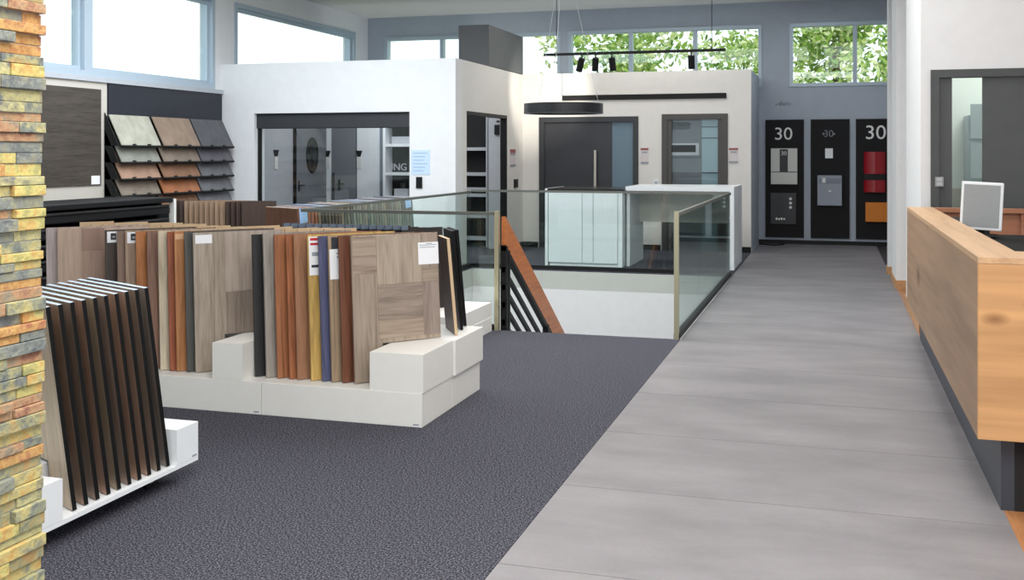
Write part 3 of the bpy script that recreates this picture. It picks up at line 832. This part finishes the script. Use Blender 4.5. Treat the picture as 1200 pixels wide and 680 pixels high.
for k in range(6):
    zz = bw_[0][1] - .05 - k * .05
    g.box(bw_[0][0] + .03, bw_[1][0] - .04 - .03 * (k % 3), WY - .0075, WY - .006, zz, zz + .012, 1)
single('notice_sheet', g, [plain('notice_blue', (196, 216, 240), .8), plain('notice_ink', (150, 178, 212), .8)], ((bw_[0][0] + bw_[1][0]) / 2, WY - .003, bw_[1][1]), 'pale blue notice sheet on the white wall right of the opening', 'notice')
def switch(px, py, w, h, lab, m, plane='Y', P=BY, dark=None):
    if plane == 'Y':
        xx, zz = onY(px, py, P)
        g = G().box(xx - w / 2, xx + w / 2, P - .02, P, zz - h / 2, zz + h / 2, 0); g.box(xx - w * .3, xx + w * .3, P - .026, P - .02, zz - h * .3, zz + h * .3, 1); base = (xx, P - .01, zz - h / 2)
    else:
        yy, zz = onX(px, py, P)
        g = G().box(P, P + .02, yy - w / 2, yy + w / 2, zz - h / 2, zz + h / 2, 0); g.box(P + .02, P + .026, yy - w * .3, yy + w * .3, zz - h * .3, zz + h * .3, 1); base = (P + .01, yy, zz - h / 2)
    single('wall_switch', g, [m, dark or m], base, lab, 'switch')
switch(491.5, 214, .09, .16, 'black wall switch below the pale blue notice', BLACK, 'Y', WY)
switch(604, 215, .2, .14, 'black wall switch beside the tall opening, below the info card', BLACK, 'X', SW)
switch(769, 214.5, .09, .1, 'small white wall switch between the two office doors', PAPER, 'Y', BY, LGREY)

# ================================================================ STAIR GLASS AND HANDRAIL
def rail(label, segs, postp, top=1.09, name='glass_railing'):
    """segs: list of ((x0,y0),(x1,y1)) pane runs on one straight line"""
    p0 = segs[0][0]; p1 = segs[-1][1]
    o = empty(name, ((p0[0] + p1[0]) / 2, (p0[1] + p1[1]) / 2, 0), label, 'railing')
    alongx = abs(p1[0] - p0[0]) > abs(p1[1] - p0[1])
    def run(a, b_, t, z0, z1):
        if alongx: return G().box(a[0], b_[0], a[1] - t / 2, a[1] + t / 2, z0, z1)
        return G().box(a[0] - t / 2, a[0] + t / 2, a[1], b_[1], z0, z1)
    for a, b_ in segs:
        run(a, b_, .012, .03, top - .03).build('glass_pane', GLASS, o)
    run(p0, p1, .035, top - .03, top).build('top_rail', RAILM, o)
    run(p0, p1, .05, 0, .05).build('base_channel', BLACK, o)
    for p in postp:
        G().box(p[0] - .02, p[0] + .02, p[1] - .02, p[1] + .02, 0, top + .01).build('post', plain('post_brass_steel', (196, 190, 160), .35, metal=.7), o)
    return o
gp = .006
rx = HX1 - .03
rail('glass railing along the tiled path, right of the stairs', [((rx, 9.05), (rx, 10.7)), ((rx, 10.7 + gp), (rx, 12.2)), ((rx, 12.2 + gp), (rx, 13.95))], [(rx, 9.05)])
rail('glass railing across the far end of the stairwell', [((HX0 - .03, 14.03), (-3.3, 14.03)), ((-3.3 + gp, 14.03), (-1.32, 14.03))], [])
rail('glass railing along the left side of the stairwell', [((HX0 - .03, 9.1), (HX0 - .03, 11.5)), ((HX0 - .03, 11.5 + gp), (HX0 - .03, 13.98))], [], 1.07)
rail('short glass railing in front of the stairwell, ending at the wooden handrail', [((HX0 - .02, 9.04), (-3.85, 9.04)), ((-3.85 + gp, 9.04), (-2.93, 9.04))], [(-2.9, 9.04)], 1.07)
hr = empty('stair_handrail', (-2.85, 9.1, 0), 'sloping wooden handrail plank over black bars going down the stairs', 'handrail')
hxp = -2.85; sl_ = .646
def hz(y, z): return (hxp, y, z)
L = 4.2
G().beam((hxp, 9.08, 1.03), (hxp, 9.08 + L, 1.03 - sl_ * L), .26, .045).build('handrail', wood((204, 110, 50), .22, 'y', .4), hr, bevel=.005)
G().beam((hxp, 9.08, .765), (hxp, 9.08 + L, .765 - sl_ * L), .05, .05).build('rail_support', BLACK, hr)
for z in (.57, .41, .25, .09):
    G().beam((hxp, 9.08, z), (hxp, 9.08 + L, z - sl_ * L), .05, .03).build('bar', BLACK, hr)
for yy in (9.1, 9.17, 10.55, 12.3):
    zt = 1.03 - sl_ * (yy - 9.08) - .26
    G().box(hxp - .03, hxp + .03, yy - .02, yy + .02, max(-3.05, zt - 1.15), zt).build('post', BLACK, hr)

# ================================================================ OFFICE COUNTER, TABLE, LAMP
oc = empty('office_counter', (-3.37, 15.0, 0), 'white office counter with black top behind the stairwell railing', 'counter')
x0, x1, y0, y1 = -3.93, -2.81, 14.5, 15.55
G().box(x0 + .06, x1 - .06, y0 + .03, y1, .0, .06).build('plinth', LACQ2, oc)
G().box(x0 + .03, x1 - .03, y0 + .03, y1 - .01, .06, 1.05).build('body', MGREY, oc)
G().box(x0, x0 + .04, y0, y1, 0, 1.06).build('side_panel', LACQ2, oc)
G().box(x1 - .06, x1, y0, y1, 0, 1.06).build('side_panel', LACQ2, oc)
dw = [x0 + .045, rowX(682, y0), rowX(695, y0), x1 - .065]
for i in range(3):
    G().box(dw[i] + .004, dw[i + 1] - .004, y0 + .005, y0 + .03, .05, 1.04).build('door', LACQ2, oc)
G().box(x0 + .03, x1 + .02, y0 + .02, y1, 1.061, 1.1).build('top', plain('black_stone_top', (40, 38, 38), .25), oc)
G().box(x0, x0 + .028, y0, y1, 1.061, 1.1).build('top_edge', LACQ2, oc)
tb = empty('high_table', (-2.0, 15.2, 0), 'high white table with panel leg, right of the office counter', 'table')
G().box(-2.785, -1.345, 14.6, 15.85, 1.075, 1.135).build('tabletop', LACQ2, tb, bevel=.004)
G().box(-1.345, -1.28, 14.6, 15.9, 0, 1.14).build('leg_panel', LACQ2, tb, bevel=.003)
G().box(-2.785, -1.36, 15.5, 15.54, .585, 1.074).build('modesty_panel', plain('panel_beige', (232, 228, 220), .6), tb)
G().box(-2.785, -2.74, 14.7, 15.8, 0.001, 1.074).build('leg_panel', LACQ2, tb)
# ring pendant
pc = (-3.28, 13.0, 2.11)
pn = empty('ring_pendant', pc, 'black ring pendant lamp hanging on thin wires over the stairwell', 'pendant lamp')
G().lathe([(.505, 0), (.505, .125), (.44, .125), (.44, 0)], pc, 64).build('ring', plain('ring_black', (20, 21, 24), .35), pn)
G().lathe([(.5, -.002), (.5, .0), (.445, .0), (.445, -.002)], pc, 64).build('diffuser', LGREY, pn)
G().lathe([(.0, 0), (.09, 0), (.09, .03), (0, .03)], (pc[0], pc[1], HT - .03), 24).build('ceiling_rose', BLACK, pn)
for k in range(3):
    a = k * 2 * PI / 3 + .5
    G().cyl((pc[0] + .47 * math.cos(a), pc[1] + .47 * math.sin(a), pc[2] + .12), (pc[0], pc[1], HT - .03), .003, 6).build('wire', LGREY, pn)
# track with spot heads
def track(xa, xb, Y, zr, heads, label):
    o = empty('track_light', ((xa + xb) / 2, Y, zr), label, 'track light')
    G().box(xa, xb, Y - .02, Y + .02, zr, zr + .04).build('rail', BLACK, o)
    for x in (xa + .2, xb - .2): G().cyl((x, Y, zr + .04), (x, Y, HT), .006, 6).build('rod', BLACK, o)
    for (x, t) in heads:
        h = G().cyl((x, Y, zr - .05), (x + t, Y + .05, zr - .24), .05, 16).cyl((x, Y, zr), (x, Y, zr - .07), .012, 8)
        h.build('spot_head', BLACK, o)
hs = [rowX(p, 15.6) for p in (682, 698, 717, 810)]
track(hs[0] - .6, hs[3] + .5, 15.6, 3.1, [(hs[0], -.06), (hs[1], -.02), (hs[2], .01), (hs[3], 0)], 'black ceiling track with four spot heads above the office')

# ================================================================ LETTERBOX PANELS
LY = FY - .043
def lp_panel(px0, px1, label, x1=None):
    a = rowX(px0, LY); b_ = rowX(px1, LY) if x1 is None else x1
    o = empty('letterbox_panel', ((a + b_) / 2, FY - .02, .117), label, 'letterbox display')
    G().box(a, b_, LY, FY - .003, .117, 2.2).build('board', plain('panel_black', (20, 19, 22), .6, spec=.25), o)
    return o
def q(px, py): return onY(px, py, LY)
def qbox(name, m, parent, px0, px1, py0, py1, d, d0=0, **k):
    (a, z1), (b_, z0) = q(px0, py0), q(px1, py1)
    return G().box(a, b_, LY - d0 - d, LY - d0, z0, z1).build(name, m, parent, **k)
p1 = lp_panel(897, 942, 'leftmost black letterbox panel, white number over a white steel box')
a = q(918, 157.5); text('house_number', '30', .31, SIGNW, p1, (a[0], LY - .006, a[1]), sx=1.05)
mb = qbox('mailbox', plain('mailbox_steel', (206, 206, 200), .4), p1, 903.7, 934.5, 174, 216, .1, bevel=.004)
qbox('mailbox_strip', ANTH, p1, 914, 923.5, 175, 201, .004, .1)
qbox('mailbox_gap', INK, p1, 904, 934.2, 201, 202, .002, .1)
a = q(918.8, 180); text('small_number', '30', .1, SIGNW, p1, (a[0], LY - .107, a[1]))
qbox('intercom', plain('intercom_black', (36, 36, 38), .3), p1, 903, 933, 226, 263, .03, bevel=.003)
for py in (233, 238, 243):
    a = q(926.5, py); G().cyl((a[0], LY - .03, a[1]), (a[0], LY - .04, a[1]), .025, 12).build('bell_button', SIGNW, p1)
for k in range(4):
    qbox('name_mark', SIGNW, p1, 909 + k * 3, 911.2 + k * 3, 255 + (k % 2) * .6, 257.6, .003, .03)
p2 = lp_panel(950, 995.5, 'middle black letterbox panel, dotted number over a grey steel box')
a = q(971, 157); text('house_number', '30', .17, MGREY, p2, (a[0], LY - .006, a[1]))
for px in (965, 977.3):
    a = q(px, 157); G().cyl((a[0], LY, a[1]), (a[0], LY - .008, a[1]), .02, 10).build('number_dot', MGREY, p2)
qbox('note', PAPER, p2, 967, 976, 174, 185.5, .004)
qbox('mailbox', plain('mailbox_grey', (140, 146, 158), .4, metal=.2), p2, 958, 986.5, 205.5, 241, .1, bevel=.004)
qbox('mailbox_flap', plain('mailbox_flap_grey', (120, 127, 140), .4), p2, 959.5, 985.5, 209, 215, .006, .1)
qbox('bell_plate', SIGNW, p2, 963.5, 967.5, 208.5, 214, .006, .106)
qbox('lock', SIGNW, p2, 971, 974, 223, 224.5, .006, .1)
p3 = lp_panel(1003, 1040, 'rightmost black letterbox panel with red cylinder and orange box', x1=1.02)
a = q(1026, 156); text('house_number', '30', .34, SIGNW, p3, (a[0], LY - .006, a[1]), sx=1.05)
def halfcyl(name, px0, px1, py0, py1, m, parent):
    (xa, z1), (xb, z0) = q(px0, py0), q(px1, py1)
    c, r = (xa + xb) / 2, (xb - xa) / 2
    pts = [(c + r * math.cos(PI * k / 16), LY - r * .55 * math.sin(PI * k / 16)) for k in range(17)]
    G().prism(pts, 'z', z0, z1).build(name, m, parent)
halfcyl('letter_tube', 1012, 1038, 178, 204, REDM, p3)
halfcyl('newspaper_tube', 1012, 1038, 211, 225.5, REDM, p3)
qbox('tube_band', BLACK, p3, 1013, 1037, 204, 211, .06)
qbox('mailbox', ORANGE, p3, 1014, 1041, 237, 260, .1, bevel=.004)
# small raised wall lettering (unreadable strokes)
wl = empty('wall_lettering', (*[q(917, 121)[0], FY], q(917, 123)[1]), 'small raised grey lettering on the far wall above the panels', 'lettering')
for k, (px, h) in enumerate(((909, 2), (912.5, 3), (914.6, 5), (917, 3), (919.2, 3), (922, 4), (925, 3))):
    a, b_ = onY(px, 123.5 - h, FY), onY(px + 1.4, 123.5, FY)
    G().box(a[0], b_[0], FY - .008, FY, b_[1], a[1]).build('stroke', MGREY, wl)
single('floor_cable', G().cyl((-1.22, 18.9, .012), (-.95, 18.75, .012), .012, 8).cyl((-.95, 18.75, .012), (-.8, 18.95, .012), .012, 8), BLACK, (-1.0, 18.85, 0), 'short black cable on the floor at the left letterbox panel', 'cable')

# ================================================================ RECEPTION
OAK_SHADE = wood((160, 124, 94), .24, 'y', .5, fine=4, knots=1.9)  # counter oak with the shade of the long front painted in
OAKX_LIT = wood((206, 150, 92), .22, 'x', .5, fine=5, knots=5.5)  # same oak, painted brighter for the lit end
OAKT = wood((200, 156, 112), .18, 'y', .45, fine=9)
rc = empty('reception_counter', (.9, 7.4, 0), 'oak reception counter on dark recessed plinth along the path', 'counter')
KX, KY, KF = .62, 5.06, 9.66
ZB, ZT = .33, 1.14
G().box(KX, KX + .03, KY + .03, KF, ZB, ZT - .03).build('front_panel', OAK_SHADE, rc, bevel=.002)
G().box(KX, 2.6, KY, KY + .03, ZB, ZT - .03).build('end_panel', OAKX_LIT, rc, bevel=.002)
G().prism([(KX, KY), (2.6, KY), (2.6, 5.41), (.825, 5.41), (.825, KF), (KX, KF)], 'z', ZT - .029, ZT).build('top_ledge', OAKT, rc, bevel=.002)
G().box(.8, .825, 5.41, KF, ZB, ZT - .03).build('inner_panel', OAK_SHADE, rc)
G().box(.825, 2.6, 5.385, 5.41, ZB, ZT - .03).build('inner_panel', OAKX_LIT, rc)
G().box(.65, .8, 5.4, KF, ZB, ZB + .02).build('bottom_board', OAK_SHADE, rc)
PLN = plain('plinth_dark', (52, 58, 68), .4)
G().box(.725, .78, 5.14, KF, 0, ZB).build('plinth', PLN, rc)
G().box(.7801, 2.6, 5.14, 5.2, 0, ZB).build('plinth', BLACKM, rc)
# far return of the counter
RB = wood((176, 112, 78), .25, 'x', .5, fine=9)
G().box(.826, 2.6, 9.5, 9.62, ZT - .035, ZT).build('return_top', RB, rc)
G().box(.826, 2.6, 9.55, 9.58, .1, ZT - .036).build('return_panel', RB, rc)
xa = onY(1196, 250, 9.55)[0]
G().box(xa, xa + .06, 9.53, 9.549, .1, ZT - .036).build('return_stile', RB, rc)
# inner black shelf, monitor, phone
single('inner_shelf', G().box(.9, 1.6, 6.5, 8.05, .99, 1.03).box(.9, .94, 6.5, 8.05, 0, .99).box(1.5, 1.54, 6.5, 8.05, 0, .99), plain('shelf_black', (14, 14, 15), .8, spec=.2), (1.2, 7.3, 0), 'black work shelf behind the counter below the monitor', 'shelf')
mo = empty('monitor', (.955, 7.7, 1.043), 'white framed monitor with grey screen on the reception shelf', 'monitor', rot=(math.radians(-4), math.radians(2.5), math.radians(-12)))
G().box(-.13, .13, 0, .045, .04, .365).build('casing', LACQ2, mo, loc=(0, 0, 0), bevel=.006)
G().box(-.113, .113, -.004, 0, .06, .346).build('screen', plain('screen_grey', (150, 154, 156), .35, noise=.03, nscale=60), mo, loc=(0, 0, 0))
G().box(-.03, .03, .046, .075, .005, .2).build('stand_neck', BLACK, mo, loc=(0, 0, 0))
G().box(-.1, .1, -.03, .15, .008, .02).build('stand_foot', BLACK, mo, loc=(0, 0, 0))
sb_ = empty('side_shelf', (1.0, 8.9, 0), 'small black cabinet behind the counter left of the monitor', 'cabinet')
G().box(.86, 1.15, 8.7, 9.2, 0, 1.05).build('body', BLACK, sb_, bevel=.004)
G().box(.85, 1.16, 8.69, 9.21, 1.051, 1.085).build('top', BLACKM, sb_, bevel=.004)

# dark door behind the reception
f = G(); t = .07
f.box(d0, d0 + t, WD - .02, WD + .1, 0, dz); f.box(d1 - t, d1, WD - .02, WD + .1, 0, dz); f.box(d0 + t, d1 - t, WD - .02, WD + .1, dz - t, dz)
o = struct('door_3', f, plain('door_slate', (70, 73, 74), .5, noise=.05, nscale=8), 'dark grey door with narrow glass strip behind the reception')
ga, gb = rowX(1115.5, WD + .03), rowX(1151.5, WD + .03)
zg1 = onY(1130, 90, WD + .03)[1]
lf = G(); lf.box(d0 + t, ga, WD + .02, WD + .07, 0, dz - t); lf.box(gb, d1 - t, WD + .02, WD + .07, 0, dz - t); lf.box(ga, gb, WD + .02, WD + .07, zg1, dz - t); lf.box(ga, gb, WD + .02, WD + .07, 0, .2)
lf.build('door_leaf', plain('door_leaf_slate', (74, 77, 78), .5, noise=.06, nscale=8), o)
G().box(ga, gb, WD + .04, WD + .05, .2, zg1).build('glass_strip', glass('strip_glass', (.9, .95, .9, 1), .03), o)
a = onY(1100.5, 213, WD)
lk = G().box(a[0] - .035, a[0] + .035, WD - .025, WD + .02, a[1] - .042, a[1] + .042)
lko = lk.build('lock_plate', plain('plate_grey', (150, 152, 152), .4), o)
G().box(a[0] - .022, a[0] + .022, WD - .03, WD - .025, a[1] - .034, a[1] - .004).box(a[0] - .022, a[0] + .022, WD - .03, WD - .025, a[1] + .004, a[1] + .034).build('lock_button', LGREY, o)
ca = rowX(1134.5, 11.5)
cab = empty('reflection_cabinet', (ca + .4, 11.65, 0), 'blue-grey cabinet added as a reflection in the glass strip of the dark door', 'cabinet')  # cabinet put in to give the strip its bluish reflection
zc1 = onY(1140, 135, 11.5)[1]
G().box(ca, ca + .8, 11.5, 11.88, 0, zc1).build('body', plain('reflection_cabinet_grey', (150, 158, 168), .4), cab, bevel=.004)
for k in range(5):
    G().box(ca + .02, ca + .78, 11.485, 11.499, .15 + k * .4, .5 + k * .4).build('drawer', plain('reflection_drawer_grey', (160, 168, 178), .4), cab)  # drawer fronts of the added reflection cabinet

# ================================================================ OUTSIDE
g = G(); g.box(-40, 30, FY + .4, 60, -.6, -.5); g.box(-40, LW - .3, -40, FY + .4, -.6, -.5)
struct('ground', g, plain('lawn', (128, 138, 96), .9, noise=.2, nscale=.5))
leafm = []
for i, c in enumerate(((150, 184, 70), (196, 214, 120), (110, 150, 52), (226, 232, 168))):
    m, nt, b = newmat('leaf_%d' % i); b.inputs['Base Color'].default_value = lin(c); b.inputs['Roughness'].default_value = .6
    leafm.append(m)
def tree(x, y, zc, rx_, rz_, n, label):
    o = empty('tree', (x, y, -.5), label, 'tree', 'trees outside the far windows')
    G().cyl((x, y, -.5), (x, y, zc), .14, 10, r1=.07).build('trunk', plain('bark', (88, 74, 60), .9), o)
    g = G()
    cl = [Vector((random.gauss(0, .45), random.gauss(0, .35), random.gauss(0, .45))) for _ in range(26)]
    for k in range(n):
        c = random.choice(cl)
        p = Vector((x + (c.x + random.gauss(0, .16)) * rx_, y + (c.y + random.gauss(0, .16)) * rx_, zc + (c.z + random.gauss(0, .16)) * rz_))
        s = random.uniform(.06, .13)
        u = Vector((random.gauss(0, 1), random.gauss(0, 1), random.gauss(0, 1))).normalized(); w = u.orthogonal().normalized()
        g.add([p - u * s, p + w * s * .5, p + u * s, p - w * s * .5], [(0, 1, 2, 3)], random.randrange(4))
    g.build('foliage', leafm, o)
tree(-4.6, 24.5, 4.0, 1.7, 1.6, 2600, 'green tree outside the window above the office doors, left one')
tree(-2.1, 29.0, 3.7, 1.6, 1.4, 2600, 'green tree outside the window above the office, right one')
tree(.1, 25.0, 4.1, 1.4, 1.6, 3000, 'green tree in the left pane above the letterbox panels')
tree(1.75, 29.5, 4.0, .7, 1.4, 900, 'green tree at the right edge of window above letterbox panels')

# ================================================================ LIGHT
sc = bpy.context.scene
w = bpy.data.worlds.new('sky'); sc.world = w; w.use_nodes = True
bg = w.node_tree.nodes['Background']; bg.inputs['Color'].default_value = (.86, .94, 1, 1); bg.inputs['Strength'].default_value = 1.7
def area(name, loc, rot, sx, sy, power, col=(1, 1, 1)):
    l = bpy.data.lights.new(name, 'AREA'); l.shape = 'RECTANGLE'; l.size = sx; l.size_y = sy; l.energy = power; l.color = col
    o = bpy.data.objects.new(name, l); C.objects.link(o); o.location = loc; o.rotation_euler = rot
    return o
area('fill_front', (-.6, 1.6, HT - .05), (0, 0, 0), 5, 3, 420, (1, .98, .95))  # unseen fill added to light the faces turned to the camera
area('fill_middle', (-2.6, 9.5, HT - .05), (0, 0, 0), 4, 4, 230, (1, .98, .95))  # fill added under the ceiling, no fitting there
area('fill_office', (-3.0, 15.9, HT - .05), (0, 0, 0), 3, 1.6, 55, (1, .97, .93))  # unseen fill added over the office
area('fill_path', (.3, 8, HT - .05), (0, 0, 0), 1, 7, 90, (1, .98, .96))  # added fill above the path; no lamp hangs here
area('fill_corridor', (-.2, 16.5, HT - .05), (0, 0, 0), 1.2, 3, 25, (.9, .95, 1))  # weak fill added for the far corridor
area('fill_left', (-6.3, 10.2, HT - .05), (0, 0, 0), 3, 4, 290, (.86, .94, 1))  # bluish fill added to brighten the opening wall and tile samples
area('fill_glazed_room', (-7, 15.7, 2.9), (0, 0, 0), 2, 1.5, 46, (1, 1, 1))  # fill added inside the glazed room
area('fill_back_room', (1.9, 11, 3.2), (0, 0, 0), 1, 1, 30, (1, 1, .95))  # unseen fill added to brighten the room behind the glass strip
area('fill_stairwell', (-3, 12, -.3), (0, 0, 0), 1, 1, 0.001)  # added stairwell fill, all but off
l = bpy.data.lights.new('wall_spot', 'SPOT'); l.energy = 160; l.spot_size = math.radians(62); l.spot_blend = .8; l.color = (1, .94, .82); l.shadow_soft_size = .05
o = bpy.data.objects.new('wall_spot', l); C.objects.link(o); o.location = (hs[0] - .07, 15.66, 2.83)
dv = Vector((-4.75, 17.3, 2.65)) - o.location
o.rotation_euler = dv.to_track_quat('-Z', 'Y').to_euler()

# ================================================================ CAMERA
cam = bpy.data.cameras.new('camera'); co = bpy.data.objects.new('camera', cam); C.objects.link(co)
cam.sensor_width = 36; cam.sensor_fit = 'HORIZONTAL'; cam.lens = F / 1200 * 36
cam.shift_x = 0; cam.shift_y = (HOR - 340) / 1200.0
cam.clip_start = .05; cam.clip_end = 200
co.location = (0, 0, EYE); co.rotation_euler = (PI / 2, 0, TH)
sc.camera = co
sc.view_settings.view_transform = 'Standard'; sc.view_settings.look = 'None'
sc.view_settings.gamma = 1; sc.view_settings.use_curve_mapping = False
sc.view_settings.exposure = 0.0
sc.cycles.max_bounces = 10; sc.cycles.transparent_max_bounces = 16
for o in bpy.data.objects:
    if '_base' in o: del o['_base']
